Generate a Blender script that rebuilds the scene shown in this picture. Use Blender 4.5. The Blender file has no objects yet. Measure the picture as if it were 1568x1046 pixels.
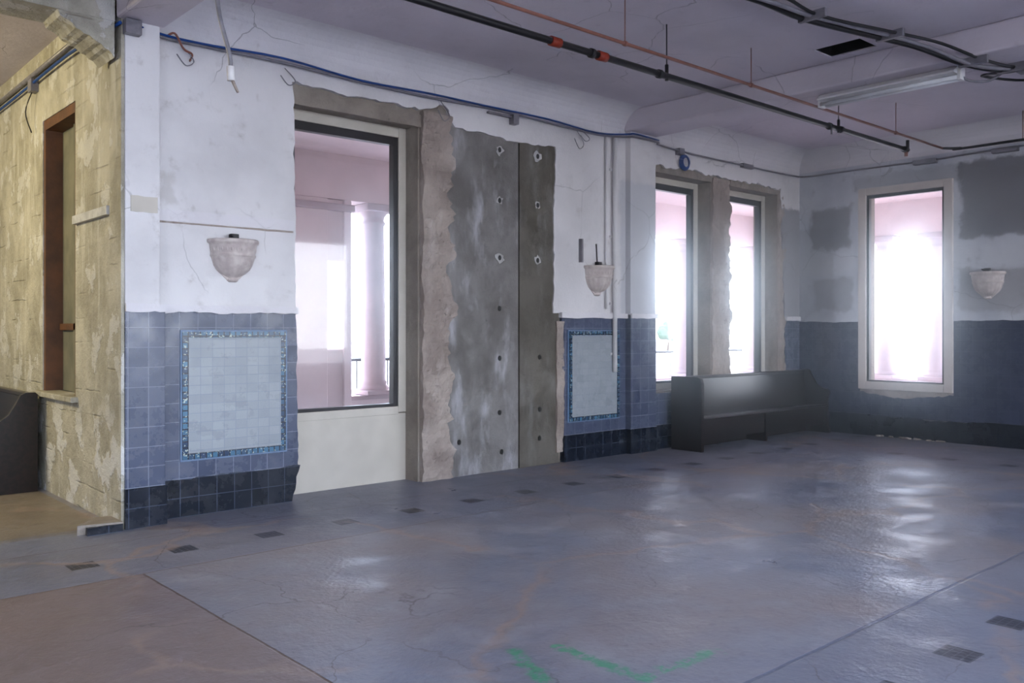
import bpy, bmesh, math, random
from mathutils import Vector, noise, Matrix
random.seed(7)
sc=bpy.context.scene

# ---------------------------------------------------------------- node helpers
class S:
    def __init__(s,nt,k): s.nt=nt; s.k=k
    def m(s,op,*o,clamp=False):
        n=s.nt.nodes.new('ShaderNodeMath'); n.operation=op; n.use_clamp=clamp
        s.nt.links.new(s.k,n.inputs[0])
        for i,v in enumerate(o):
            if isinstance(v,S): s.nt.links.new(v.k,n.inputs[i+1])
            else: n.inputs[i+1].default_value=v
        return S(s.nt,n.outputs[0])
    def __add__(s,o): return s.m('ADD',o)
    def __sub__(s,o): return s.m('SUBTRACT',o)
    def __mul__(s,o): return s.m('MULTIPLY',o)
    def lt(s,o): return s.m('LESS_THAN',o)
    def gt(s,o): return s.m('GREATER_THAN',o)
    def abs(s): return s.m('ABSOLUTE')
    def inv(s): return s.m('MULTIPLY',-1.0).m('ADD',1.0)
    def max(s,o): return s.m('MAXIMUM',o)
    def min(s,o): return s.m('MINIMUM',o)
    def ss(s,a,b,lo=0.0,hi=1.0):
        n=s.nt.nodes.new('ShaderNodeMapRange'); n.interpolation_type='SMOOTHSTEP'
        s.nt.links.new(s.k,n.inputs[0])
        n.inputs[1].default_value=a; n.inputs[2].default_value=b
        n.inputs[3].default_value=lo; n.inputs[4].default_value=hi
        return S(s.nt,n.outputs[0])
class M:
    def __init__(s,name,rough=0.7,spec=0.3,metal=0.0):
        s.mat=bpy.data.materials.new(name); s.mat.use_nodes=True
        s.nt=s.mat.node_tree; s.p=s.nt.nodes['Principled BSDF']
        s.p.inputs['Roughness'].default_value=rough
        s.p.inputs['Specular IOR Level'].default_value=spec
        s.p.inputs['Metallic'].default_value=metal
        tc=s.nt.nodes.new('ShaderNodeTexCoord'); s.co=tc.outputs['Object']
        sp=s.nt.nodes.new('ShaderNodeSeparateXYZ'); s.nt.links.new(s.co,sp.inputs[0])
        s.x,s.y,s.z=[S(s.nt,sp.outputs[i]) for i in range(3)]
    def vec(s,a,b,c=0.0):
        n=s.nt.nodes.new('ShaderNodeCombineXYZ')
        for i,v in enumerate((a,b,c)):
            if isinstance(v,S): s.nt.links.new(v.k,n.inputs[i])
            else: n.inputs[i].default_value=v
        return n.outputs[0]
    def noise(s,scale,detail=4,rough=0.55,dist=0.0,vec=None):
        n=s.nt.nodes.new('ShaderNodeTexNoise')
        s.nt.links.new(vec or s.co,n.inputs['Vector'])
        n.inputs['Scale'].default_value=scale; n.inputs['Detail'].default_value=min(detail,5)
        n.inputs['Roughness'].default_value=rough; n.inputs['Distortion'].default_value=dist
        return S(s.nt,n.outputs[0])
    def cracks(s,scale,width,warp=0.25,vec=None):
        nz=s.nt.nodes.new('ShaderNodeTexNoise'); nz.inputs['Scale'].default_value=2.5; nz.inputs['Detail'].default_value=4
        s.nt.links.new(vec or s.co,nz.inputs['Vector'])
        sc_=s.nt.nodes.new('ShaderNodeVectorMath'); sc_.operation='MULTIPLY_ADD'
        s.nt.links.new(nz.outputs[1],sc_.inputs[0]); sc_.inputs[1].default_value=(warp,)*3
        s.nt.links.new(vec or s.co,sc_.inputs[2])
        v=s.nt.nodes.new('ShaderNodeTexVoronoi'); v.feature='DISTANCE_TO_EDGE'; v.inputs['Scale'].default_value=scale
        s.nt.links.new(sc_.outputs[0],v.inputs['Vector'])
        return S(s.nt,v.outputs['Distance']).ss(0,width,1,0)
    def brick(s,vec,w,h,mort,c1,c2,cm,bias=0.0,off=0.0):
        n=s.nt.nodes.new('ShaderNodeTexBrick'); s.nt.links.new(vec,n.inputs['Vector'])
        n.offset=off; n.inputs['Scale'].default_value=1.0
        n.inputs['Color1'].default_value=(*c1,1); n.inputs['Color2'].default_value=(*c2,1); n.inputs['Mortar'].default_value=(*cm,1)
        n.inputs['Mortar Size'].default_value=mort; n.inputs['Mortar Smooth'].default_value=0.2
        n.inputs['Bias'].default_value=bias; n.inputs['Brick Width'].default_value=w; n.inputs['Row Height'].default_value=h
        return n.outputs[0], S(s.nt,n.outputs[1])
    def mix(s,f,a,b,mode='MIX'):
        n=s.nt.nodes.new('ShaderNodeMix'); n.data_type='RGBA'; n.blend_type=mode
        if isinstance(f,S): s.nt.links.new(f.k,n.inputs[0])
        else: n.inputs[0].default_value=f
        for i,v in ((6,a),(7,b)):
            if isinstance(v,tuple): n.inputs[i].default_value=(*v,1)
            else: s.nt.links.new(v,n.inputs[i])
        return n.outputs[2]
    def col(s,c):
        if isinstance(c,tuple): s.p.inputs['Base Color'].default_value=(*c,1)
        else: s.nt.links.new(c,s.p.inputs['Base Color'])
        return s
    def rough(s,v): s.nt.links.new(v.k,s.p.inputs['Roughness']); return s
    def bump(s,h,strength=0.3,dist=0.01):
        n=s.nt.nodes.new('ShaderNodeBump'); n.inputs['Strength'].default_value=strength; n.inputs['Distance'].default_value=dist
        s.nt.links.new(h.k,n.inputs['Height']); s.nt.links.new(n.outputs[0],s.p.inputs['Normal']); return s
def simple(name,a,b=None,scale=6,rough=0.6,bump=0.15,metal=0.0,spec=0.3):
    m=M(name,rough,spec,metal); b=b or tuple(c*0.75 for c in a)
    n=m.noise(scale,3); m.col(m.mix(n.ss(0.3,0.7),a,b))
    if bump>0.09: m.bump(m.noise(scale*6,3),bump,0.01)
    return m.mat

# ---------------------------------------------------------------- materials
def plaster(name,base,stain,grime,patches=(),horiz='x',ga=0.5):
    m=M(name,0.75,0.25)
    n1=m.noise(1.3,5); n2=m.noise(7,5,0.65); n3=m.noise(0.6,3)
    c=m.mix(n1.ss(0.40,0.72),base,stain)
    c=m.mix((n2.ss(0.56,0.8)*ga),c,grime)
    if patches:
        h=m.x if horiz=='x' else m.y
        wob=(m.noise(4,5,0.7)-0.5)*0.26
        for (a0,a1,z0,z1,colr,al) in patches:
            ca,ha=(a0+a1)/2,(a1-a0)/2; cz,hz=(z0+z1)/2,(z1-z0)/2
            d=((h-ca).abs()-ha).max((m.z-cz).abs()-hz)+wob
            c=m.mix(d.ss(-0.03,0.04,al,0.0),c,colr)
    cr=m.cracks(0.9,0.006)*n3.ss(0.46,0.56)
    c=m.mix(cr*0.55,c,tuple(v*0.3 for v in stain))
    m.col(c); m.bump(n2+m.noise(40,2)*0.15-cr*0.4,0.35,0.02)
    return m.mat
GP=(0.16,0.16,0.18)
m_plaster=plaster('white_plaster',(0.72,0.705,0.72),(0.60,0.585,0.60),(0.40,0.37,0.36),
    patches=((8.1,8.75,1.6,3.3,(0.42,0.44,0.49),0.6),(11.6,12.3,1.6,3.3,(0.22,0.22,0.25),0.8),(2.95,3.5,1.7,1.95,(0.80,0.79,0.80),0.5),(2.58,2.7,2.55,2.75,(0.40,0.37,0.35),0.4)),ga=0.6)
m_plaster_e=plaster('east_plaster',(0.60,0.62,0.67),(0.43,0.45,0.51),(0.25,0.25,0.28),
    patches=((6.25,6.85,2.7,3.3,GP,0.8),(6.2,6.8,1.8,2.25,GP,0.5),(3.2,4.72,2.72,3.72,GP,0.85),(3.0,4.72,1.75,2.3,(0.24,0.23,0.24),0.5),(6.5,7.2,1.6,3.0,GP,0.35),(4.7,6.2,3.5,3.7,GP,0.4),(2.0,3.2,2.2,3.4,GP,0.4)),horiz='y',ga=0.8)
m_ceil=plaster('ceiling_paint',(0.64,0.59,0.65),(0.56,0.515,0.57),(0.43,0.39,0.43),ga=0.6)
m_cove=plaster('cove_paint',(0.72,0.70,0.73),(0.64,0.62,0.65),(0.42,0.39,0.40))

def concrete(name,a,b,w,ws=0.5,bump=0.5):
    m=M(name,0.85,0.2)
    v=m.vec(m.x,m.y,m.z*0.35)
    n=m.noise(2.2,5,0.65,0.4); st=m.noise(6,5,0.6,vec=v)
    c=m.mix(n.ss(0.32,0.68),a,b)
    c=m.mix(st.ss(0.5,0.76)*ws,c,w)
    pit=m.noise(28,3,0.7).ss(0.66,0.74)
    c=m.mix(pit*0.5,c,tuple(k*0.4 for k in a))
    m.col(c); m.bump(m.noise(9,5,0.7)-pit*0.5,bump,0.03); return m.mat
m_conc=concrete('bare_concrete',(0.135,0.125,0.12),(0.235,0.225,0.22),(0.46,0.46,0.50),0.8)
m_conc2=concrete('brown_concrete',(0.08,0.07,0.057),(0.15,0.137,0.118),(0.31,0.31,0.31),0.5)
m_core=concrete('wall_core',(0.21,0.18,0.155),(0.33,0.29,0.25),(0.5,0.47,0.44),0.4,0.8)
m_rough=concrete('broken_plaster',(0.26,0.21,0.185),(0.43,0.37,0.33),(0.60,0.56,0.54),0.5,1.0)
m_hole=simple('hole_dark',(0.02,0.02,0.02))
m_smear=simple('patch_smear',(0.55,0.55,0.56),(0.4,0.4,0.41),12)

def board_concrete():
    m=M('board_formed_concrete',0.85,0.2)
    n=m.noise(2.0,5,0.65,0.3)
    c=m.mix(n.ss(0.3,0.7),(0.30,0.28,0.225),(0.50,0.475,0.40))
    zz=m.z+(m.noise(3,3)-0.5)*0.05
    seam=zz.m('WRAP',0.10,-0.10).abs().ss(0.0,0.012,1,0)*m.noise(2.3,4).ss(0.50,0.68)
    c=m.mix(seam*0.25,c,(0.17,0.14,0.09))
    low=m.z.ss(0.5,1.1,1,0)
    pn=m.noise(3.2,5,0.6)
    peel=pn.ss(0.50,0.56)*(low*0.8)
    peel=peel.max(pn.ss(0.56,0.60)*0.5)
    c=m.mix(peel,c,(0.66,0.66,0.66))
    vst=m.noise(7,5,0.6,vec=m.vec(m.x,m.y,m.z*0.15)).ss(0.50,0.72)
    c=m.mix(vst*0.5,c,(0.64,0.63,0.58))
    m.col(c); m.bump(m.noise(8,5,0.7)-seam*0.3+peel*0.3,0.9,0.04); return m.mat
m_board=board_concrete()

def tile(name,c1,c2,cm,w,axis='x',rough=0.25,spec=0.45,dirt=(0.35,0.33,0.33),h=None,mort=0.0035):
    m=M(name,rough,spec); a=m.x if axis=='x' else m.y
    v=m.vec(a,m.z,0.0)
    c,f=m.brick(v,w,h or w,mort,c1,c2,cm)
    n=m.noise(5,5,0.7)
    c=m.mix(n.ss(0.52,0.8)*0.4,c,dirt)
    m.col(c); m.rough(n.ss(0.3,0.8,rough*0.7,rough*1.9))
    m.bump(f.inv()*1.0,0.35,0.004); return m.mat
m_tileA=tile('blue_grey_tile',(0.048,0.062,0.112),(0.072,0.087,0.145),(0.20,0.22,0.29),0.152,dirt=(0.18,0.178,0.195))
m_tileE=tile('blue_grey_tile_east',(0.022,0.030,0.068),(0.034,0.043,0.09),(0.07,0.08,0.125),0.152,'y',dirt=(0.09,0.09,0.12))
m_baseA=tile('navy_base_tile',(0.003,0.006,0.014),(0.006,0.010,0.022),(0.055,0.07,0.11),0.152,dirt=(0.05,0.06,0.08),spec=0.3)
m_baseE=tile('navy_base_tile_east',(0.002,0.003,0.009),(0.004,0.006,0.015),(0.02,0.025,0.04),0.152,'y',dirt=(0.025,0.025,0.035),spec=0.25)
m_field=tile('grey_field_tile',(0.27,0.30,0.335),(0.32,0.35,0.38),(0.23,0.27,0.33),0.10,rough=0.3,dirt=(0.21,0.24,0.28),h=0.075,mort=0.0025)
def border_mat():
    m=M('mosaic_border',0.25,0.5)
    c,f=m.brick(m.vec(m.x,m.z),0.05,0.05,0.006,(0.012,0.035,0.09),(0.05,0.16,0.27),(0.008,0.01,0.025))
    c=m.mix(m.noise(60,1).ss(0.62,0.67),c,(0.40,0.47,0.42))
    m.col(c); return m.mat
m_border=border_mat()
m_edge=simple('pale_blue_edge_tile',(0.15,0.24,0.38),(0.12,0.18,0.30),8,0.3)

m_cream=simple('cream_paint',(0.57,0.53,0.47),(0.50,0.465,0.41),3,0.55,0.08)
m_tan=simple('tan_casing',(0.58,0.52,0.48),(0.50,0.44,0.41),3,0.55,0.08)
m_bronze=simple('dark_bronze_frame',(0.025,0.022,0.025),None,5,0.4,0.05,0.0,0.3)
m_wood=simple('reddish_wood',(0.15,0.065,0.03),(0.09,0.045,0.025),5,0.6,0.3)
m_infill=simple('grey_green_board',(0.20,0.19,0.14),(0.13,0.13,0.10),3,0.8,0.3)
def pewmat():
    m=M('dark_stained_wood',0.28,0.4)
    g=m.noise(4,4,0.6,0.4,vec=m.vec(m.x*0.25,m.y*6.0,m.z*6.0))
    m.col(m.mix(g.ss(0.35,0.7),(0.005,0.003,0.003),(0.016,0.007,0.006)))
    return m.mat
m_pew=pewmat()
m_blackpipe=simple('black_iron_pipe',(0.012,0.011,0.014),None,8,0.45,0.05,0.0,0.35)
m_redpipe=simple('copper_pipe',(0.28,0.11,0.08),(0.19,0.075,0.055),10,0.45,0.05,0.0,0.4)
m_red=simple('red_coupling',(0.26,0.03,0.013),None,10,0.45,0.05)
m_bluecable=simple('blue_cable',(0.012,0.06,0.26),(0.01,0.05,0.2),10,0.45,0.05)
m_steel=simple('galvanized_steel',(0.22,0.21,0.24),(0.14,0.135,0.16),14,0.4,0.05,0.0,0.6)
m_fix=simple('white_enamel',(0.80,0.79,0.79),(0.72,0.70,0.70),3,0.3,0.03)
m_tube=simple('fluorescent_tube_glass',(0.85,0.87,0.9),None,3,0.12,0.0)
m_sconce=simple('marbled_plaster',(0.64,0.58,0.55),(0.48,0.41,0.40),14,0.5,0.2)
m_pink=simple('pink_stucco',(0.75,0.63,0.64),(0.67,0.56,0.57),1.5,0.8,0.05)
m_pinkcol=simple('pink_column_stone',(0.50,0.41,0.43),(0.43,0.35,0.37),2,0.8,0.05)
m_ground=simple('desert_ground',(0.45,0.39,0.34),(0.35,0.30,0.26),0.4,0.9,0.0)
m_leaf=simple('tree_foliage',(0.03,0.06,0.03),(0.06,0.09,0.04),5,0.8,0.05)
m_trunk=simple('tree_bark',(0.12,0.08,0.05),None,8,0.9,0.05)
m_hatch=simple('dark_cavity',(0.008,0.007,0.008))

def glass():
    m=M('dusty_window_glass'); nt=m.nt
    out=[n for n in nt.nodes if n.type=='OUTPUT_MATERIAL'][0]; nt.nodes.remove(m.p)
    tr=nt.nodes.new('ShaderNodeBsdfTransparent'); tr.inputs[0].default_value=(0.97,0.97,0.98,1)
    gl=nt.nodes.new('ShaderNodeBsdfGlossy'); gl.inputs['Roughness'].default_value=0.03
    mx=nt.nodes.new('ShaderNodeMixShader'); mx.inputs[0].default_value=0.04; nt.links.new(tr.outputs[0],mx.inputs[1]); nt.links.new(gl.outputs[0],mx.inputs[2])
    nt.links.new(mx.outputs[0],out.inputs[0])
    return m.mat
m_glass=glass()

def floor_mat():
    m=M('worn_terrazzo_floor',0.4,0.5)
    n=m.noise(0.55,5,0.6,0.3); n2=m.noise(2.4,5,0.65); n3=m.noise(14,5,0.7)
    c=m.mix(n.ss(0.35,0.65),(0.185,0.205,0.28),(0.26,0.225,0.235))
    c=m.mix(n2.ss(0.42,0.75)*0.8,c,(0.34,0.34,0.385))
    c=m.mix(n3.ss(0.50,0.8)*0.5,c,(0.12,0.11,0.13))
    wx=m.x+(n2-0.5)*0.02; wy=m.y+(n2-0.5)*0.02
    brown=wx.lt(1.93)*wy.lt(5.55)
    c=m.mix(brown*0.7,c,(0.23,0.155,0.13))
    yel=wx.lt(2.2)*m.y.gt(7.0)
    c=m.mix(yel*0.85,c,(0.22,0.18,0.13))
    band=(wy.gt(5.57)*wy.lt(7.1)).max(wy.lt(2.12)).max(wx.gt(10.1))
    c=m.mix(band*0.5,c,(0.16,0.175,0.24))
    sx=(m.x-1.71).m('WRAP',0.32,-0.32).abs().lt(0.085); sy=(m.y-1.66).m('WRAP',0.32,-0.32).abs().lt(0.085)
    sq=(sx*(m.y-6.0).abs().lt(0.085)).max(sx*(m.y-1.66).abs().lt(0.085)).max(sy*(m.x-10.6).abs().lt(0.085)*m.y.lt(5.4))
    gx=(m.x-1.71).m('WRAP',0.02,-0.02).abs().gt(0.017); gy=(m.y-6.0).m('WRAP',0.02,-0.02).abs().gt(0.017)
    c=m.mix(sq*(gx.max(gy)*-0.35+0.95),c,(0.022,0.024,0.042))
    mid=wx.gt(1.93)
    l1=(wy-5.55).abs().ss(0.004,0.012,1,0); l2=(wx-1.93).abs().ss(0.003,0.010,1,0)*wy.lt(5.55)
    l3=(wy-2.12).abs().ss(0.006,0.016,1,0)*mid; l4=(wy-6.5).abs().ss(0.003,0.01,1,0)*0.6; l5=(wx-10.1).abs().ss(0.004,0.012,1,0)*0.7*wy.gt(2.12)*wy.lt(5.55)
    c=m.mix((l1*0.6).max(l4).max(l5).max(l2),c,(0.10,0.055,0.04))
    c=m.mix(l3*0.7,c,(0.07,0.09,0.16))
    cr=m.cracks(0.42,0.024,0.5)*n.ss(0.40,0.52)
    c=m.mix(cr*0.65,c,(0.34,0.25,0.21))
    cr2=m.cracks(0.8,0.006,0.4)*m.noise(0.7,2).ss(0.45,0.55)
    c=m.mix(cr2*0.55,c,(0.08,0.065,0.065))
    wob=(m.noise(9,5)-0.5)*0.16
    def stroke(x0,y0,x1,y1,w):
        dx,dy=x1-x0,y1-y0; L2=dx*dx+dy*dy
        t=((m.x-x0)*dx+(m.y-y0)*dy)*(1/L2); t=t.max(0.0).min(1.0)
        ex=m.x-(t*dx+x0); ey=m.y-(t*dy+y0)
        d=(ex*ex+ey*ey).m('SQRT')+wob
        return d.ss(w*0.3,w,1,0)
    g=stroke(2.75,3.05,2.62,2.70,0.055).max(stroke(2.95,2.95,2.95,2.45,0.055)).max(stroke(2.95,2.45,3.45,2.42,0.05))
    c=m.mix(g*n3.ss(0.38,0.55)*0.7,c,(0.02,0.32,0.14))
    m.col(c)
    m.rough((n2.ss(0.3,0.7,0.28,0.56)+n.ss(0.35,0.7,-0.02,0.10)))
    m.bump(m.noise(3.5,4,0.6)+m.noise(30,3)*0.35-cr*0.15-(l1.max(l2).max(l3))*0.2,0.55,0.02)
    return m.mat
m_floor=floor_mat()

# ---------------------------------------------------------------- geometry helpers
class B:
    def __init__(s,name): s.name=name; s.bm=bmesh.new(); s.mats=[]
    def mi(s,m):
        if m not in s.mats: s.mats.append(m)
        return s.mats.index(m)
    def box(s,x0,x1,y0,y1,z0,z1,m,bev=0):
        i=s.mi(m); vs=[s.bm.verts.new((x,y,z)) for x in (x0,x1) for y in (y0,y1) for z in (z0,z1)]
        fs=[]
        for q in ((0,1,3,2),(4,6,7,5),(0,4,5,1),(2,3,7,6),(0,2,6,4),(1,5,7,3)):
            f=s.bm.faces.new([vs[k] for k in q]); f.material_index=i; fs.append(f)
        if bev:
            es=list({e for f in fs for e in f.edges})
            r=bmesh.ops.bevel(s.bm,geom=es,offset=bev,segments=2,affect='EDGES',profile=0.5)
            for f in r['faces']: f.material_index=i
        return s
    def poly(s,pts,axis,base,thick,m):
        i=s.mi(m)
        def P(a,b,d): return {'y':(a,d,b),'x':(d,a,b),'z':(a,b,d)}[axis]
        f0=[s.bm.verts.new(P(a,b,base)) for a,b in pts]; f1=[s.bm.verts.new(P(a,b,base+thick)) for a,b in pts]
        fs=[s.bm.faces.new(f0),s.bm.faces.new(f1[::-1])]
        n=len(pts)
        for k in range(n): fs.append(s.bm.faces.new((f0[k],f1[k],f1[(k+1)%n],f0[(k+1)%n])))
        for f in fs: f.material_index=i; f.normal_update()
        bmesh.ops.triangulate(s.bm,faces=fs[:2],quad_method='BEAUTY',ngon_method='EAR_CLIP')
        return s
    def tube(s,pts,r,m,seg=8,smooth=0,closed=False):
        pts=[Vector(p) for p in pts]
        if smooth:
            q=[]; n=len(pts)
            for k in range(n-1):
                p0=pts[max(k-1,0)];p1=pts[k];p2=pts[k+1];p3=pts[min(k+2,n-1)]
                for j in range(smooth):
                    t=j/smooth
                    q.append(0.5*((2*p1)+(p2-p0)*t+(2*p0-5*p1+4*p2-p3)*t*t+(3*p1-p0-3*p2+p3)*t**3))
            q.append(pts[-1]); pts=q
        i=s.mi(m); rings=[]; n=len(pts)
        rr=r if isinstance(r,(list,tuple)) else [r]*n
        for k,p in enumerate(pts):
            if closed: t=pts[(k+1)%n]-pts[k-1]
            else: t=pts[min(k+1,n-1)]-pts[max(k-1,0)]
            t.normalize(); up=Vector((0,0,1)) if abs(t.z)<0.9 else Vector((1,0,0))
            a=t.cross(up).normalized(); b=a.cross(t)
            rings.append([s.bm.verts.new(p+rr[k]*(a*math.cos(2*math.pi*j/seg)+b*math.sin(2*math.pi*j/seg))) for j in range(seg)])
        for k in range(n if closed else n-1):
            A,C=rings[k],rings[(k+1)%n]
            for j in range(seg):
                f=s.bm.faces.new((A[j],A[(j+1)%seg],C[(j+1)%seg],C[j])); f.material_index=i; f.smooth=True
        if not closed:
            for R in (rings[0][::-1],rings[-1]): f=s.bm.faces.new(R); f.material_index=i
        return s
    def rev(s,prof,c,m,a0=0,a1=2*math.pi,seg=32,flute=0,famp=0):
        i=s.mi(m); full=abs(a1-a0-2*math.pi)<1e-6; rings=[]
        cnt=seg if full else seg+1
        for j in range(cnt):
            a=a0+(a1-a0)*j/seg
            rings.append([s.bm.verts.new((c[0]+r*(1+famp*math.cos(flute*a))*math.cos(a),c[1]+r*(1+famp*math.cos(flute*a))*math.sin(a),c[2]+z)) for r,z in prof])
        for j in range(seg):
            A=rings[j];C=rings[(j+1)%cnt]
            for k in range(len(prof)-1):
                f=s.bm.faces.new((A[k],C[k],C[k+1],A[k+1])); f.material_index=i; f.smooth=True
        return s
    def rough(s,x0,x1,z0,z1,y,back,m,amp=0.03,edge=0.03,st=0.035):
        i=s.mi(m); nx=max(2,int((x1-x0)/st)); nz=max(2,int((z1-z0)/st)); g=[]
        for a in range(nx+1):
            row=[]
            for b in range(nz+1):
                x=x0+(x1-x0)*a/nx; z=z0+(z1-z0)*b/nz
                e=edge*noise.noise(Vector((7.3,0,z*5)))+edge*0.6*noise.noise(Vector((3.3,0,z*17)))
                if a==nx: x+=e*2
                if a==nx-1: x+=e
                yy=y+amp*(noise.noise(Vector((x*5,1.7,z*5)))+0.6*noise.noise(Vector((x*14,4,z*14))))
                yy=min(yy,back-0.03)
                row.append(s.bm.verts.new((x,yy,z)))
            g.append(row)
        for a in range(nx):
            for b in range(nz):
                f=s.bm.faces.new((g[a][b],g[a+1][b],g[a+1][b+1],g[a][b+1])); f.material_index=i
        border=[g[a][0] for a in range(nx+1)]+[g[nx][b] for b in range(1,nz+1)]+[g[a][nz] for a in range(nx-1,-1,-1)]+[g[0][b] for b in range(nz-1,0,-1)]
        bk=[s.bm.verts.new((v.co.x,back,v.co.z)) for v in border]
        n=len(border)
        for k in range(n):
            f=s.bm.faces.new((border[k],bk[k],bk[(k+1)%n],border[(k+1)%n])); f.material_index=i
        return s
    def done(s,loc=None,rot=None,recalc=True):
        if recalc: bmesh.ops.recalc_face_normals(s.bm,faces=s.bm.faces)
        me=bpy.data.meshes.new(s.name); s.bm.to_mesh(me); s.bm.free()
        for m in s.mats: me.materials.append(m)
        o=bpy.data.objects.new(s.name,me); sc.collection.objects.link(o)
        if loc: o.location=loc
        if rot: o.rotation_euler=rot
        return o
def jag(pts,step=0.05):
    out=[]; n=len(pts)
    for k in range(n):
        x,z,a=pts[k]; x2,z2,_=pts[(k+1)%n]; out.append((x,z))
        if a>0:
            L=math.hypot(x2-x,z2-z); c=max(1,int(L/step)); nx,nz=-(z2-z)/L,(x2-x)/L
            for j in range(1,c):
                t=j/c; px=x+(x2-x)*t; pz=z+(z2-z)*t
                e=a*(1.3*noise.noise(Vector((px*3,pz*3,2.2)))+0.9*noise.noise(Vector((px*9,pz*9,5)))+0.5*random.uniform(-1,1))
                out.append((px+nx*e,pz+nz*e))
    return out

# ---------------------------------------------------------------- room shell
H=4.15
f=B('floor'); f.box(-8,12.6,-4,12.5,-0.25,0.0,m_floor); f.done()
c=B('ceiling')
c.box(-8,7.7,-4,12.5,H,H+0.25,m_ceil); c.box(8.03,12.6,-4,12.5,H,H+0.25,m_ceil)
c.box(7.7,8.03,-4,3.85,H,H+0.25,m_ceil); c.box(7.7,8.03,4.30,12.5,H,H+0.25,m_ceil)
c.box(7.69,8.04,3.84,4.31,H+0.2,H+0.26,m_hatch)
c.box(7.7,7.712,3.85,4.3,H+0.01,H+0.2,m_hatch); c.box(8.018,8.03,3.85,4.3,H+0.01,H+0.2,m_hatch)
c.box(7.712,8.018,3.85,3.862,H+0.01,H+0.2,m_hatch); c.box(7.712,8.018,4.288,4.3,H+0.01,H+0.2,m_hatch)
c.done()
b=B('ceiling_beam'); b.box(8.15,8.68,-4,7.05,3.9,H,m_ceil,0.02); b.done()
b=B('ceiling_beam'); b.box(2.2,2.56,-4,6.90,3.84,H,m_ceil,0.02); b.done()
b=B('ceiling_header'); b.box(-8,2.2,6.92,7.32,3.82,H,m_board)
b.poly(jag([(1.75,3.84,0),(2.2,3.84,0),(2.2,3.55,0.02)],0.03),'y',6.93,0.38,m_board)
b.done()
def cove_pts(r,h): return [(-r*(1-math.cos(t)),h*math.sin(t)) for t in [math.pi/2*k/8 for k in range(9)]]
cv=B('trim_1')
pr=[(7.05,3.87)]+[(7.05+a*1.0,3.87+q) for a,q in cove_pts(0.30,0.28)[1:]]+[(7.05,H+0.001)]
def prof_x(b,pr,x0,x1,m): b.poly(pr,'x',x0,x1-x0,m)
prof_x(cv,pr,2.56,8.15,m_cove); prof_x(cv,pr,8.68,12.2,m_cove); cv.done()
cv=B('trim_2'); pr=[(12.2,3.87)]+[(12.2+a,3.87+q) for a,q in cove_pts(0.30,0.28)[1:]]+[(12.2,H+0.001)]
cv.poly(pr,'y',-4,11.05,m_cove); cv.done()

# ---- north wall
w=B('wall_north')
Y0,Y1=7.10,7.50
for x0,x1,z0,z1 in ((2.71,3.75,0,H),(5.12,8.68,0,H),(9.98,10.42,0,H),(11.65,12.6,0,H),(3.75,5.12,3.52,H),(8.68,9.98,3.5,H),(10.42,11.65,3.5,H),(8.68,9.98,0,0.72),(10.42,11.65,0,0.72)):
    w.box(x0,x1,Y0,Y1,z0,z1,m_core)
w.box(3.75,5.12,7.36,Y1,0,0.70,m_core)
PL=[(2.5,1.69,0),(3.765,1.69,0.012),(3.75,3.55,0.02),(3.73,3.68,0.025),(4.95,3.66,0.03),(5.25,3.70,0.04),(5.42,3.76,0.04),(5.55,3.56,0.02),(6.3,3.53,0.02),(6.98,3.56,0.018),(6.95,1.69,0.0),
    (8.2,1.69,0),(8.70,1.69,0.015),(8.70,3.60,0.03),(9.98,3.60,0.03),(10.45,3.58,0.03),(11.68,3.60,0.02),(11.78,1.69,0),(12.2,1.69,0),(12.2,H,0),(2.5,H,0)]
w.poly(jag(PL),'y',7.05,0.055,m_plaster)
w.rough(3.75,5.15,3.50,3.62,7.07,7.12,m_core,0.02,0.01); w.rough(8.7,10.0,3.5,3.6,7.08,7.12,m_core,0.02,0.01); w.rough(10.42,11.66,3.5,3.6,7.08,7.12,m_core,0.02,0.01)
w.rough(5.14,5.50,0.0,3.66,7.04,7.12,m_rough,0.045,0.055)
w.rough(9.99,10.40,0.0,3.56,7.06,7.12,m_rough,0.03,0.03)
w.rough(11.66,11.80,0.0,3.56,7.06,7.12,m_rough,0.03,0.03)
w.poly(jag([(5.42,0,0),(6.44,0,0),(6.44,3.60,0),(5.46,3.60,0)]),'y',7.078,0.03,m_conc)
w.poly(jag([(6.455,0,0),(7.06,0,0.02),(7.07,1.69,0.015),(7.0,1.72,0.0),(7.0,3.6,0),(6.455,3.6,0)]),'y',7.068,0.04,m_conc2)
w.rough(7.0,7.12,0.12,1.60,7.045,7.1,m_rough,0.02,0.02)
for x,z in ((6.17,3.42),(6.17,2.88),(6.17,2.27),(6.17,1.73),(6.17,1.2),(6.17,0.62),(6.72,3.42),(6.72,2.88),(6.72,2.27),(6.75,1.2),(6.75,0.62),(6.75,0.3),(5.62,0.35),(6.2,0.2)):
    s_=random.uniform(0.03,0.05)
    pts=[(x+s_*1.5*random.uniform(.5,1.2)*math.cos(a),z+s_*1.5*random.uniform(.5,1.2)*math.sin(a)) for a in [k*math.pi/6 for k in range(12)]]
    if z>2: w.poly(pts,'y',7.064 if x>6.45 else 7.074,0.01,m_smear)
    pts=[(x+0.022*math.cos(a),z+0.028*math.sin(a)) for a in [k*math.pi/6 for k in range(12)]]
    w.poly(pts,'y',7.060 if x>6.45 else 7.070,0.012,m_hole)
w.box(2.26,2.52,6.88,7.1,1.69,H,m_plaster,0.006)
w.box(2.26,2.56,6.875,7.1,0.29,1.69,m_tileA,0.004)
w.box(2.255,2.57,6.86,7.1,0,0.30,m_baseA,0.004)
w.box(8.18,8.66,6.97,7.1,1.69,H,m_plaster,0.006)
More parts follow.
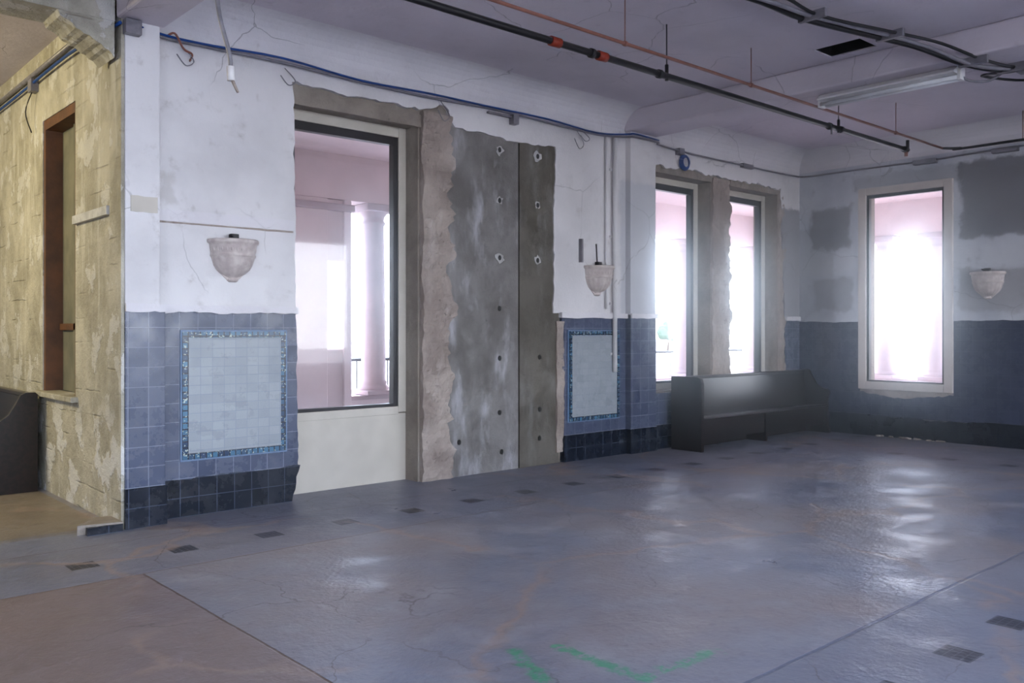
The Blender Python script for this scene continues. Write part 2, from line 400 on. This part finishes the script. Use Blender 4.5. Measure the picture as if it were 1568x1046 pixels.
w.box(8.18,8.66,6.965,7.1,0.29,1.69,m_tileA,0.004); w.box(8.17,8.67,6.955,7.1,0,0.30,m_baseA,0.004)
w.poly(jag([(2.56,0.28,0),(3.79,0.28,0.012),(3.765,1.66,0),(2.56,1.66,0)]),'y',7.05,0.055,m_tileA)
w.poly(jag([(2.57,0.0,0),(3.72,0.0,0.02),(3.80,0.31,0.01),(2.57,0.30,0)]),'y',7.03,0.075,m_baseA)
w.poly(jag([(7.12,0.28,0),(8.18,0.28,0),(8.18,1.66,0),(7.08,1.66,0.015)]),'y',7.05,0.055,m_tileA)
w.poly(jag([(7.10,0,0),(8.18,0,0),(8.18,0.30,0),(7.12,0.30,0.01)]),'y',7.03,0.075,m_baseA)
w.box(8.68,11.65,7.05,7.1,0.28,0.70,m_tileA); w.box(8.68,12.2,7.03,7.1,0,0.30,m_baseA); w.box(11.80,12.2,7.05,7.1,0.3,1.66,m_tileA)
for x0,x1,y in ((2.26,2.56,6.855),(2.56,3.77,7.01),(7.05,8.18,7.01),(8.18,8.68,6.94),(11.8,12.2,7.02)):
    w.poly(jag([(x0,1.64,0.008),(x1,1.64,0),(x1,1.70,0.004),(x0,1.70,0)],0.04),'y',y,0.07,m_cove)
w.poly(jag([(2.44,2.37,0.003),(3.74,2.37,0),(3.74,2.46,0.003),(2.44,2.46,0)]),'y',7.043,0.01,m_cove)
w.poly(jag([(2.44,2.352,0.002),(3.74,2.352,0),(3.74,2.368,0.002),(2.44,2.368,0)]),'y',7.046,0.006,m_rough)
w.poly(jag([(2.30,2.40,0.006),(2.50,2.40,0),(2.50,2.52,0.006),(2.30,2.52,0)]),'y',6.872,0.012,m_cream)
w.done()

def tile_panel(x0,x1,z0,z1):
    p=B('tile_panel'); y=7.040
    p.box(x0,x1,y-0.004,y+0.009,z0,z1,m_edge)
    e=0.014; bw=0.048
    for a,b_,c_,d in ((x0+e,x1-e,z1-e-bw,z1-e),(x0+e,x1-e,z0+e,z0+e+bw),(x0+e,x0+e+bw,z0+e+bw,z1-e-bw),(x1-e-bw,x1-e,z0+e+bw,z1-e-bw)):
        p.box(a,b_,y-0.012,y+0.009,c_,d,m_border)
    p.box(x0+e+bw,x1-e-bw,y-0.014,y+0.009,z0+e+bw,z1-e-bw,m_field,0.003); p.done()
tile_panel(2.74,3.675,0.44,1.50); tile_panel(7.17,8.06,0.44,1.50)

# ---- side-room wall
w=B('wall_side_room')
for y0,y1,z0,z1 in ((7.105,8.13,0,H),(9.16,12.5,0,H),(8.13,9.16,0,0.91),(8.13,9.16,3.47,H)):
    w.box(2.26,2.70,y0,y1,z0,z1,m_board)
w.box(2.235,2.259,6.89,7.16,0.0,H,m_board)
w.box(2.225,2.27,7.2,8.1,2.40,2.47,m_smear)
w.box(2.20,2.40,8.05,9.3,0.88,0.93,m_board,0.01)
w.done()
w=B('window_5')
w.box(2.27,2.55,9.10,9.16,0.93,3.47,m_wood); w.box(2.27,2.55,8.13,8.18,0.93,3.47,m_wood); w.box(2.27,2.55,8.18,9.10,3.38,3.47,m_wood)
w.box(2.42,2.50,8.18,9.10,0.93,3.38,m_infill); w.box(2.39,2.43,8.6,8.66,0.93,3.38,m_infill); w.box(2.39,2.43,8.18,9.1,1.5,1.56,m_wood)
w.done()
b=B('tile_curb'); b.poly(jag([(1.93,6.90,0.01),(2.23,6.84,0),(2.23,7.12,0),(2.12,7.14,0.01)],0.04),'z',0.0,0.07,m_core)
b.box(1.98,2.23,6.83,6.87,0,0.055,m_baseA); b.done()

# ---- east wall
w=B('wall_east')
for y0,y1,z0,z1 in ((-4,4.83,0,H),(6.07,7.1,0,H),(4.83,6.07,0,0.68),(4.83,6.07,3.48,H)):
    w.box(12.25,12.6,y0,y1,z0,z1,m_core)
w.poly(jag([(-4,1.68,0),(4.80,1.68,0),(4.80,3.52,0),(6.10,3.52,0),(6.10,1.68,0),(7.1,1.68,0),(7.1,H,0),(-4,H,0)]),'x',12.2,0.055,m_plaster_e)
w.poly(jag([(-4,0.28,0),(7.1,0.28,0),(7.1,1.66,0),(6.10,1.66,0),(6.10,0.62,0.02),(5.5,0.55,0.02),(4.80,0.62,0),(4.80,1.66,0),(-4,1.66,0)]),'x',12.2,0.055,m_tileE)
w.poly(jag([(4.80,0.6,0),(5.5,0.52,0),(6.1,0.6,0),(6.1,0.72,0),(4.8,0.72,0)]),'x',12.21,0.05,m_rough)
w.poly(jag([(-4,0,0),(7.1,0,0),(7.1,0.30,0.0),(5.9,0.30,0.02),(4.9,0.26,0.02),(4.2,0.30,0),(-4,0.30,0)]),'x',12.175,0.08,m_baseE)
w.poly(jag([(-4,1.62,0.008),(4.80,1.62,0),(4.80,1.71,0.006),(-4,1.71,0)],0.05),'x',12.185,0.06,m_plaster_e)
w.poly(jag([(6.10,1.62,0.008),(7.1,1.62,0),(7.1,1.71,0.006),(6.10,1.71,0)],0.05),'x',12.185,0.06,m_plaster_e)
w.done()
r=B('plaster_rubble')
for k in range(20):
    y=random.uniform(4.9,5.85); x=random.uniform(12.08,12.15); s_=random.uniform(0.012,0.03)
    bmesh.ops.create_icosphere(r.bm,subdivisions=1,radius=s_,matrix=Matrix.Translation((x,y,s_*0.5))@Matrix.Diagonal((1,1.5,0.6,1)))
r.mi(m_rough); r.done()

w=B('wall_west'); w.box(-8.3,-8,-4,12.5,0,H,m_plaster); w.done()
w=B('wall_side_room_back'); w.box(-8,2.7,12.5,12.8,0,H,m_board); w.done()
w=B('wall_south')
for x in range(-8,13,4): w.box(x-0.4,x+0.4,-4.4,-4,0,H,m_plaster)
w.box(-8,12.6,-4.4,-4,3.6,H,m_plaster); w.box(-8,12.6,-4.4,-4,0,0.7,m_plaster); w.done()  # unseen wall, its openings made and sized to let in sky fill

# ---- windows in north wall
def nwin(n,x0,x1,zb=0.74,zt=3.42):
    w=B('window_%d'%n)
    for a,b_,c_,d in ((x0,x0+0.09,zb-0.06,zt+0.1),(x1-0.09,x1,zb-0.06,zt+0.1),(x0+0.09,x1-0.09,zt,zt+0.1),(x0+0.09,x1-0.09,zb-0.08,zb)):
        w.box(a,b_,7.30,7.42,c_,d,m_cream,0.005)
    x0+=0.09;x1-=0.09
    for a,b_,c_,d in ((x0,x0+0.055,zb,zt),(x1-0.055,x1,zb,zt),(x0+0.055,x1-0.055,zt-0.08,zt),(x0+0.055,x1-0.055,zb,zb+0.03)):
        w.box(a,b_,7.31,7.39,c_,d,m_bronze,0.004)
    w.box(x0+0.05,x1-0.05,7.345,7.352,zb+0.03,zt-0.08,m_glass)
    return w
w=nwin(1,3.75,5.12); w.box(3.75,5.12,7.31,7.36,0,0.67,m_cream); w.done()
nwin(2,8.68,9.98,0.80).done(); nwin(3,10.42,11.65,0.80).done()
w=B('window_4')
y0,y1,zb,zt=4.80,6.10,0.66,3.52
for a,b_,c_,d in ((y0,y0+0.11,zb,zt),(y1-0.11,y1,zb,zt),(y0+0.11,y1-0.11,zt-0.10,zt),(y0+0.11,y1-0.11,zb,zb+0.11)):
    w.box(12.15,12.28,a,b_,c_,d,m_tan,0.006)
y0+=0.11;y1-=0.11;zb+=0.11;zt-=0.10
for a,b_,c_,d in ((y0,y0+0.035,zb,zt),(y1-0.035,y1,zb,zt),(y0+0.03,y1-0.03,zt-0.045,zt),(y0+0.03,y1-0.03,zb,zb+0.02)):
    w.box(12.19,12.26,a,b_,c_,d,m_bronze,0.004)
w.box(12.222,12.228,y0+0.03,y1-0.03,zb+0.02,zt-0.045,m_glass); w.done()

# ---------------------------------------------------------------- wall sconces
def sconce(loc,rot):
    s_=B('wall_sconce')
    lower=[(0.0,0.0),(0.03,0.0),(0.048,0.012),(0.045,0.026),(0.032,0.034),(0.06,0.045),(0.105,0.068),(0.14,0.10),(0.162,0.14),(0.176,0.185),(0.184,0.205)]
    upper=[(0.184,0.205),(0.192,0.208),(0.192,0.222),(0.182,0.228),(0.188,0.24),(0.196,0.29),(0.20,0.312),(0.214,0.318),(0.218,0.34),(0.21,0.35),(0.19,0.345),(0.17,0.29),(0.10,0.2),(0.0,0.17)]
    s_.rev(lower,(0,0,0),m_sconce,math.pi,2*math.pi,64,20,0.012)
    s_.rev(upper,(0,0,0),m_sconce,math.pi,2*math.pi,48)
    for k in range(15):
        a=math.pi+math.pi*(k+0.5)/15
        bmesh.ops.create_uvsphere(s_.bm,u_segments=8,v_segments=6,radius=0.014,matrix=Matrix.Translation((0.187*math.cos(a),0.187*math.sin(a),0.27))@Matrix.Diagonal((0.7,0.7,1.7,1)))
    s_.poly([(-0.03,0.0),(0.03,0.0),(0.10,0.065),(0.16,0.13),(0.185,0.205),(0.20,0.33),(-0.20,0.33),(-0.185,0.205),(-0.16,0.13),(-0.10,0.065)],'y',-0.012,0.012,m_sconce)
    s_.box(-0.035,0.035,-0.06,-0.005,0.33,0.40,m_bronze,0.006); s_.tube([(-0.02,-0.05,0.37),(-0.05,-0.08,0.385)],0.012,m_bronze)
    return s_.done(loc,rot)
sconce((3.18,7.05,1.90),(0,0,0)); sconce((7.66,7.05,1.90),(0,0,0)); sconce((12.2,4.37,1.90),(0,0,-math.pi/2))

# ---------------------------------------------------------------- pews
def pew(L,loc,rz):
    p=B('wooden_pew'); D=0.46; Hh=0.92
    end=[(0,0),(0,Hh-0.02),(-0.02,Hh),(-0.10,Hh),(-0.14,Hh-0.02),(-0.18,Hh-0.10),(-0.24,Hh-0.20),(-0.32,Hh-0.26),(-0.42,Hh-0.28),(-0.455,Hh-0.31),(-0.455,Hh-0.36),(-0.43,Hh-0.40),(-0.43,0.10),(-D,0.06),(-D,0.0)]
    plain=[(0,0),(0,Hh-0.01),(-0.02,Hh),(-0.40,Hh),(-0.44,Hh-0.02),(-D,Hh-0.07),(-D,0.0)]
    p.poly(plain,'x',0,0.05,m_pew); p.poly(end,'x',L-0.05,0.05,m_pew)
    back=[(-0.015,0.30),(-0.015,Hh-0.02),(-0.045,Hh-0.02),(-0.10,0.40),(-0.10,0.30)]
    p.poly(back,'x',0.05,L-0.1,m_pew)
    p.box(0.05,L-0.05,-0.075,-0.005,Hh-0.05,Hh-0.01,m_pew,0.008)
    p.poly([(-0.42,0.385),(-0.43,0.40),(-0.42,0.415),(-0.09,0.39),(-0.09,0.36)],'x',0.05,L-0.1,m_pew)
    p.box(0.05,L-0.05,-0.36,-0.34,0.12,0.385,m_pew)
    p.box(0.05,L-0.05,-0.08,-0.05,0.0,0.36,m_pew)
    p.box(L/2-0.02,L/2+0.02,-0.38,-0.06,0.0,0.385,m_pew)
    return p.done(loc,(0,0,rz))
pew(3.15,(8.93,6.94,0),0); pew(2.2,(2.19,11.25,0),-math.pi/2)

# ---------------------------------------------------------------- conduits, pipes and ceiling services
b=B('electrical_conduit')
pts=[(2.27,6.85,3.78),(2.6,6.98,3.80)]+[(x,7.0+0.01*math.sin(x*5),3.80+0.012*math.sin(x*2.3)) for x in (3,3.6,4.4,5.2,6,6.8,7.6)]+[(8.1,6.97,3.82),(8.2,6.93,3.83),(8.65,6.93,3.83),(8.75,6.98,3.82),(9.5,7.0,3.80),(10.5,7.0,3.80),(11.5,7.0,3.80),(12.05,6.97,3.80)]
b.tube(pts,0.013,m_steel,8,4)
b.tube([(p[0],p[1]-0.018,p[2]+0.022+0.012*math.sin(p[0]*4)) for p in pts[:12]],0.010,m_bluecable,8,4)
b.box(2.24,2.36,6.80,6.875,3.72,3.83,m_steel,0.006); b.box(6.28,6.36,6.97,7.048,3.70,3.80,m_steel,0.005)
b.box(5.95,6.3,7.0,7.03,3.765,3.785,m_steel); b.box(9.15,9.25,6.97,7.048,3.76,3.84,m_steel,0.004); b.box(10.6,10.85,6.98,7.04,3.77,3.83,m_steel,0.004)
for x,z,l in ((2.75,3.78,0.16),(3.65,3.78,0.15),(5.35,3.79,0.2),(7.3,3.80,0.22),(7.4,3.80,0.12)):
    b.tube([(x,7.03,z),(x+0.08,6.99,z-l*0.7),(x+0.02,7.0,z-l),(x-0.05,7.01,z-l*0.5)],0.005,m_steel,6,6)
b.tube([(2.6,7.0,3.80),(2.66,6.95,3.84),(2.74,6.97,3.74),(2.82,7.0,3.72),(2.80,7.0,3.66)],0.009,m_redpipe,6,6)
b.done()
b=B('electrical_conduit')
b.tube([(12.06,6.96,3.80),(12.13,6.8,3.80),(12.14,6,3.80),(12.14,5,3.79),(12.12,4.5,3.8),(12.14,3,3.81),(12.14,0,3.81)],0.013,m_steel,8,4)
b.box(12.1,12.198,5.0,5.3,3.75,3.81,m_steel,0.005); b.box(12.1,12.198,4.0,4.3,3.76,3.82,m_steel,0.005)
b.done()
b=B('cable_coil')
for k in range(3):
    b.tube([(9.31+(0.095-0.012*k)*math.cos(a),7.02-0.012*k,3.675+(0.095-0.012*k)*math.sin(a)) for a in [i*math.pi/12 for i in range(24)]],0.012,m_bluecable,8,closed=True)
b.done()
b=B('wall_pipe'); b.tube([(7.93,7.0,3.79),(7.93,7.0,1.0)],0.028,m_plaster,12); b.tube([(7.80,7.02,3.79),(7.80,7.02,1.75)],0.014,m_plaster,10)
for z in (3.4,2.6,1.8,1.2): b.box(7.88,7.98,7.02,7.05,z,z+0.03,m_plaster)
b.box(7.36,7.385,7.0,7.05,2.28,2.55,m_steel); b.tube([(7.62,7.0,2.26),(7.58,6.98,2.5)],0.008,m_bronze); b.done()

b=B('sprinkler_pipe')
b.tube([(-3,4.79,3.70),(10.8,4.79,3.70)],0.028,m_blackpipe,16)
for x in (4.74,5.27): b.tube([(x-0.05,4.79,3.70),(x+0.05,4.79,3.70)],0.038,m_red,16)
for x in (1.5,5.15,6.0,8.9,9.15,10.72):
    b.tube([(x-0.02,4.79,3.70),(x+0.02,4.79,3.70)],0.038,m_blackpipe,12)
for x in (2.5,6.1,9.1): 
    b.tube([(x,4.79,3.7),(x,4.79,3.84 if x<3 else H)],0.006,m_blackpipe,6); b.tube([(x,4.79,3.66),(x,4.79,3.80)],0.016,m_blackpipe,8)
b.tube([(10.76,4.79,3.70),(10.76,4.79,3.62)],0.02,m_redpipe,10); b.tube([(10.8,4.79,3.70),(10.8,4.79,3.82)],0.02,m_blackpipe,10)
b.tube([(8.95,4.79,3.7),(8.95,4.79,3.62)],0.012,m_steel)
b.done()
b=B('copper_pipe')
b.tube([(-3,4.66,3.80),(11.5,4.66,3.80)],0.014,m_redpipe,12)
b.tube([(11.5,4.66,3.80),(11.66,4.5,3.80),(11.7,4.2,3.80),(11.7,0,3.80)],0.017,m_blackpipe,12,4)
for x in (3.9,5.4,7.2,10.2): b.tube([(x,4.66,3.80),(x,4.66,H)],0.005,m_redpipe,6); b.tube([(x-0.012,4.66,3.80),(x+0.012,4.66,3.80)],0.022,m_redpipe,10)
b.tube([(11.7,3.8,3.8),(11.7,3.8,H)],0.006,m_redpipe,6); b.done()

b=B('flexible_ceiling_cables')
P0=[(4.6,4.2,4.10),(5.89,3.87,4.08),(6.6,3.78,4.05),(7.57,3.59,4.06),(7.9,3.4,4.0),(8.2,3.14,3.86),(8.65,2.98,3.86),(9.04,2.95,4.0),(9.6,2.8,4.06),(10.5,2.2,4.08)]
b.tube(P0,0.024,m_blackpipe,10,5)
b.tube([(x+0.03,y-0.08,z-0.01+0.015*math.sin(x*6)) for x,y,z in P0],0.018,m_steel,10,5)
b.tube([(x+0.06,y-0.14+0.03*math.sin(x*3),z+0.01) for x,y,z in P0],0.014,m_blackpipe,8,5)
b.tube([(8.75,2.95,3.9),(8.7,3.1,3.80),(8.5,3.2,3.78),(8.42,3.25,3.82)],0.012,m_steel,8,5)
b.tube([(8.7,2.98,3.86),(9.3,3.1,4.0),(9.6,3.5,4.1),(9.9,3.2,4.05),(9.5,2.9,4.0)],0.014,m_blackpipe,8,5)
for k in (2,3,5,6): 
    x,y,z=P0[k]; b.box(x-0.02,x+0.02,y-0.2,y+0.04,z-0.03,z+0.04,m_steel,0.004)
b.box(8.98,9.12,2.85,2.98,3.9,4.02,m_steel,0.01)
b.done()

# strip light fixed under the beam
b=B('fluorescent_light_fixture')
b.poly([(8.35,3.898),(8.29,3.85),(8.29,3.835),(8.55,3.835),(8.55,3.85),(8.49,3.898)],'y',3.26,1.34,m_fix)
b.box(8.365,8.475,3.23,3.262,3.78,3.895,m_fix,0.004); b.box(8.365,8.475,4.598,4.63,3.78,3.895,m_fix,0.004)
b.tube([(8.37,3.26,3.805),(8.37,4.60,3.805)],0.019,m_tube,12); b.tube([(8.47,3.26,3.805),(8.47,4.60,3.805)],0.019,m_tube,12)
b.done()

b=B('hanging_wire_strip')
b.tube([(2.30,5.30,3.84),(2.28,5.30,3.7),(2.30,5.28,3.45),(2.36,5.27,3.22),(2.37,5.28,3.14)],0.014,m_steel,8,6)
b.tube([(2.37,5.28,3.15),(2.375,5.28,3.06)],0.024,m_fix,10); b.tube([(2.375,5.28,3.08),(2.41,5.26,2.99)],[0.012,0.008],m_rough,8); b.done()

b=B('side_room_conduits')
b.tube([(2.23,7.34,3.95),(2.23,12.4,3.95)],0.022,m_steel,8); b.tube([(2.22,6.86,3.80),(2.2,7.35,3.80),(2.21,8.2,3.86),(2.22,10,3.86),(2.22,12.4,3.86)],0.013,m_bluecable,8,4)
b.box(2.19,2.26,9.3,9.42,3.78,3.9,m_steel,0.004)
b.tube([(2.22,9.36,3.8),(2.18,9.45,3.6),(2.22,9.4,3.4)],0.006,m_blackpipe,6,5); b.done()

# ---------------------------------------------------------------- exterior porch
p=B('porch_floor'); p.box(2.7,17.4,7.52,11.4,-0.25,-0.02,m_pink); p.done()
p=B('porch_floor'); p.box(12.62,17.4,-4,7.51,-0.25,-0.02,m_pink); p.done()
p=B('porch_ceiling'); p.box(2.72,17.4,7.52,11.4,3.95,4.14,m_pink); p.done()
p=B('porch_ceiling'); p.box(12.62,17.4,-4,7.51,3.95,4.14,m_pink); p.done()
p=B('porch_lintel'); p.box(2.72,17.2,10.75,11.15,3.32,3.95,m_pink); p.done()
p=B('porch_lintel'); p.box(16.7,17.1,-4,10.74,3.32,3.95,m_pink); p.done()
p=B('porch_parapet'); p.box(6.6,17.2,10.85,11.05,-0.02,0.50,m_pink); p.box(6.6,17.2,10.8,11.1,0.50,0.56,m_pinkcol); p.done()
p=B('porch_parapet'); p.box(16.8,17.0,-4,10.79,-0.02,0.50,m_pink); p.box(16.75,17.05,-4,10.79,0.50,0.56,m_pinkcol); p.done()
p=B('porch_pier')
p.box(5.0,6.2,10.7,11.2,-0.02,3.31,m_pink,0.01); p.box(6.2,6.46,10.75,11.15,-0.02,1.23,m_pink); p.box(6.2,6.46,10.75,11.15,2.46,3.31,m_pink); p.box(6.46,6.58,10.7,11.2,-0.02,3.31,m_pink,0.01)
p.box(4.95,6.62,10.66,11.24,3.15,3.25,m_pinkcol,0.02); p.done()
def column(x,y):
    b=B('porch_column')
    prof=[(0.22,0),(0.23,0.03),(0.22,0.07),(0.19,0.08),(0.20,0.12),(0.175,0.15),(0.175,0.6),(0.17,1.4),(0.155,2.40),(0.175,2.42),(0.175,2.45),(0.155,2.47),(0.16,2.52),(0.215,2.60)]
    b.rev(prof,(0,0,0.06),m_pinkcol,seg=32); b.box(-0.25,0.25,-0.25,0.25,0.005,0.07,m_pinkcol,0.01); b.box(-0.25,0.25,-0.25,0.25,2.65,2.755,m_pinkcol,0.01)
    b.done((x,y,0.56))
for x in (7.1,9.55,12.0,14.45,16.9): column(x,10.95)
for y in (7.93,6.96,4.5,3.5,1.0): column(16.9,y)
b=B('metal_railing')
b.tube([(7.1,12.2,1.02),(22,12.2,1.02)],0.025,m_bronze,8); b.tube([(7.1,12.2,0.2),(22,12.2,0.2)],0.02,m_bronze,8)
for k in range(76): b.tube([(7.2+k*0.197,12.2,-0.3),(7.2+k*0.197,12.2,1.02)],0.009,m_bronze,6)
b.done()
g=B('ground'); g.box(-60,140,-60,140,-0.7,-0.26,m_ground); g.done()
def tree(x,y,h,sd):
    t=B('tree'); random.seed(sd); t.mi(m_leaf)
    for k in range(16):
        r=h*random.uniform(0.10,0.2); a=random.uniform(0,6.28); d=h*random.uniform(0,0.28)
        bmesh.ops.create_icosphere(t.bm,subdivisions=2,radius=r,matrix=Matrix.Translation((d*math.cos(a),d*math.sin(a),h*random.uniform(0.45,0.9))))
    for v in t.bm.verts: v.co+=Vector((noise.noise(v.co*1.5),noise.noise(v.co*1.5+Vector((9,0,0))),noise.noise(v.co*1.5+Vector((0,9,0)))))*0.05*h
    t.tube([(0,0,0),(0.05*h,0,h*0.3),(0,0,h*0.6)],[0.04*h,0.03*h,0.02*h],m_trunk,8); t.done((x,y,-0.27))
for i,(x,y,h) in enumerate(((60,47,2.6),(66,46,2.2),(72,44,2.6),(58,50,2.2),(70,52,2.5))): tree(x,y,h,i+3)

# ---------------------------------------------------------------- forward-scattering volume added to imitate lens bloom around the windows
hz=bpy.data.materials.new('window_glow_haze'); hz.use_nodes=True; nt=hz.node_tree
nt.nodes.remove(nt.nodes['Principled BSDF']); vs=nt.nodes.new('ShaderNodeVolumeScatter')
vs.inputs['Density'].default_value=0.045; vs.inputs['Anisotropy'].default_value=0.97; vs.inputs['Color'].default_value=(0.80,0.90,1,1)
nt.links.new(vs.outputs[0],[n for n in nt.nodes if n.type=='OUTPUT_MATERIAL'][0].inputs['Volume'])
b=B('window_glow_haze'); b.box(2.6,12.14,-3.9,6.9,0.02,3.68,hz); b.done()

# ---------------------------------------------------------------- light
wd=bpy.data.worlds.new('sky'); sc.world=wd; wd.use_nodes=True
bg=wd.node_tree.nodes['Background']; nt=wd.node_tree
tc=nt.nodes.new('ShaderNodeTexCoord'); sp=nt.nodes.new('ShaderNodeSeparateXYZ'); nt.links.new(tc.outputs['Generated'],sp.inputs[0])
rp=nt.nodes.new('ShaderNodeValToRGB'); nt.links.new(sp.outputs[2],rp.inputs[0])
rp.color_ramp.elements[0].position=0.0; rp.color_ramp.elements[0].color=(0.84,0.91,1.0,1)
rp.color_ramp.elements[1].position=0.6; rp.color_ramp.elements[1].color=(0.48,0.66,1.0,1)
nt.links.new(rp.outputs[0],bg.inputs[0]); bg.inputs[1].default_value=10.0
sun=bpy.data.lights.new('sun','SUN'); sun.energy=9; sun.angle=0.01; sun.color=(1,0.95,0.88)
so=bpy.data.objects.new('sun',sun); sc.collection.objects.link(so); so.rotation_euler=(math.radians(-35),math.radians(28),0)
def portal(name,loc,rot,sx,sy):
    l=bpy.data.lights.new(name,'AREA'); l.shape='RECTANGLE'; l.size=sx; l.size_y=sy; l.cycles.is_portal=True
    o=bpy.data.objects.new(name,l); sc.collection.objects.link(o); o.location=loc; o.rotation_euler=rot
R=math.radians
portal('window_light_1',(4.43,7.45,2.1),(R(-90),0,0),1.3,2.8); portal('window_light_2',(9.33,7.45,2.1),(R(-90),0,0),1.3,2.8); portal('window_light_3',(11.03,7.45,2.1),(R(-90),0,0),1.3,2.8)
portal('window_light_4',(12.5,5.45,2.1),(0,R(90),0),2.9,1.3)
portal('south_fill_portal',(2,-4.3,2.15),(R(90),0,0),20,2.9)  # sampling portal over the added south fill openings
l=bpy.data.lights.new('side_room_lamp','AREA'); l.shape='RECTANGLE'; l.size=1.2; l.size_y=0.6; l.energy=85; l.color=(1.0,0.85,0.48)
o=bpy.data.objects.new('side_room_lamp',l); sc.collection.objects.link(o); o.location=(-1.2,9.4,3.6)
o.rotation_euler=(Vector((2.26,8.6,1.8))-o.location).to_track_quat('-Z','Y').to_euler()

# ---------------------------------------------------------------- camera
cam=bpy.data.cameras.new('camera'); co=bpy.data.objects.new('camera',cam); sc.collection.objects.link(co)
co.location=(0,0,1.5); co.rotation_euler=(R(90),0,R(-41.9)); cam.sensor_width=36; cam.lens=30.97; cam.shift_y=-0.0112
cam.clip_end=500
sc.camera=co
sc.view_settings.view_transform='Standard'; sc.view_settings.exposure=0.6
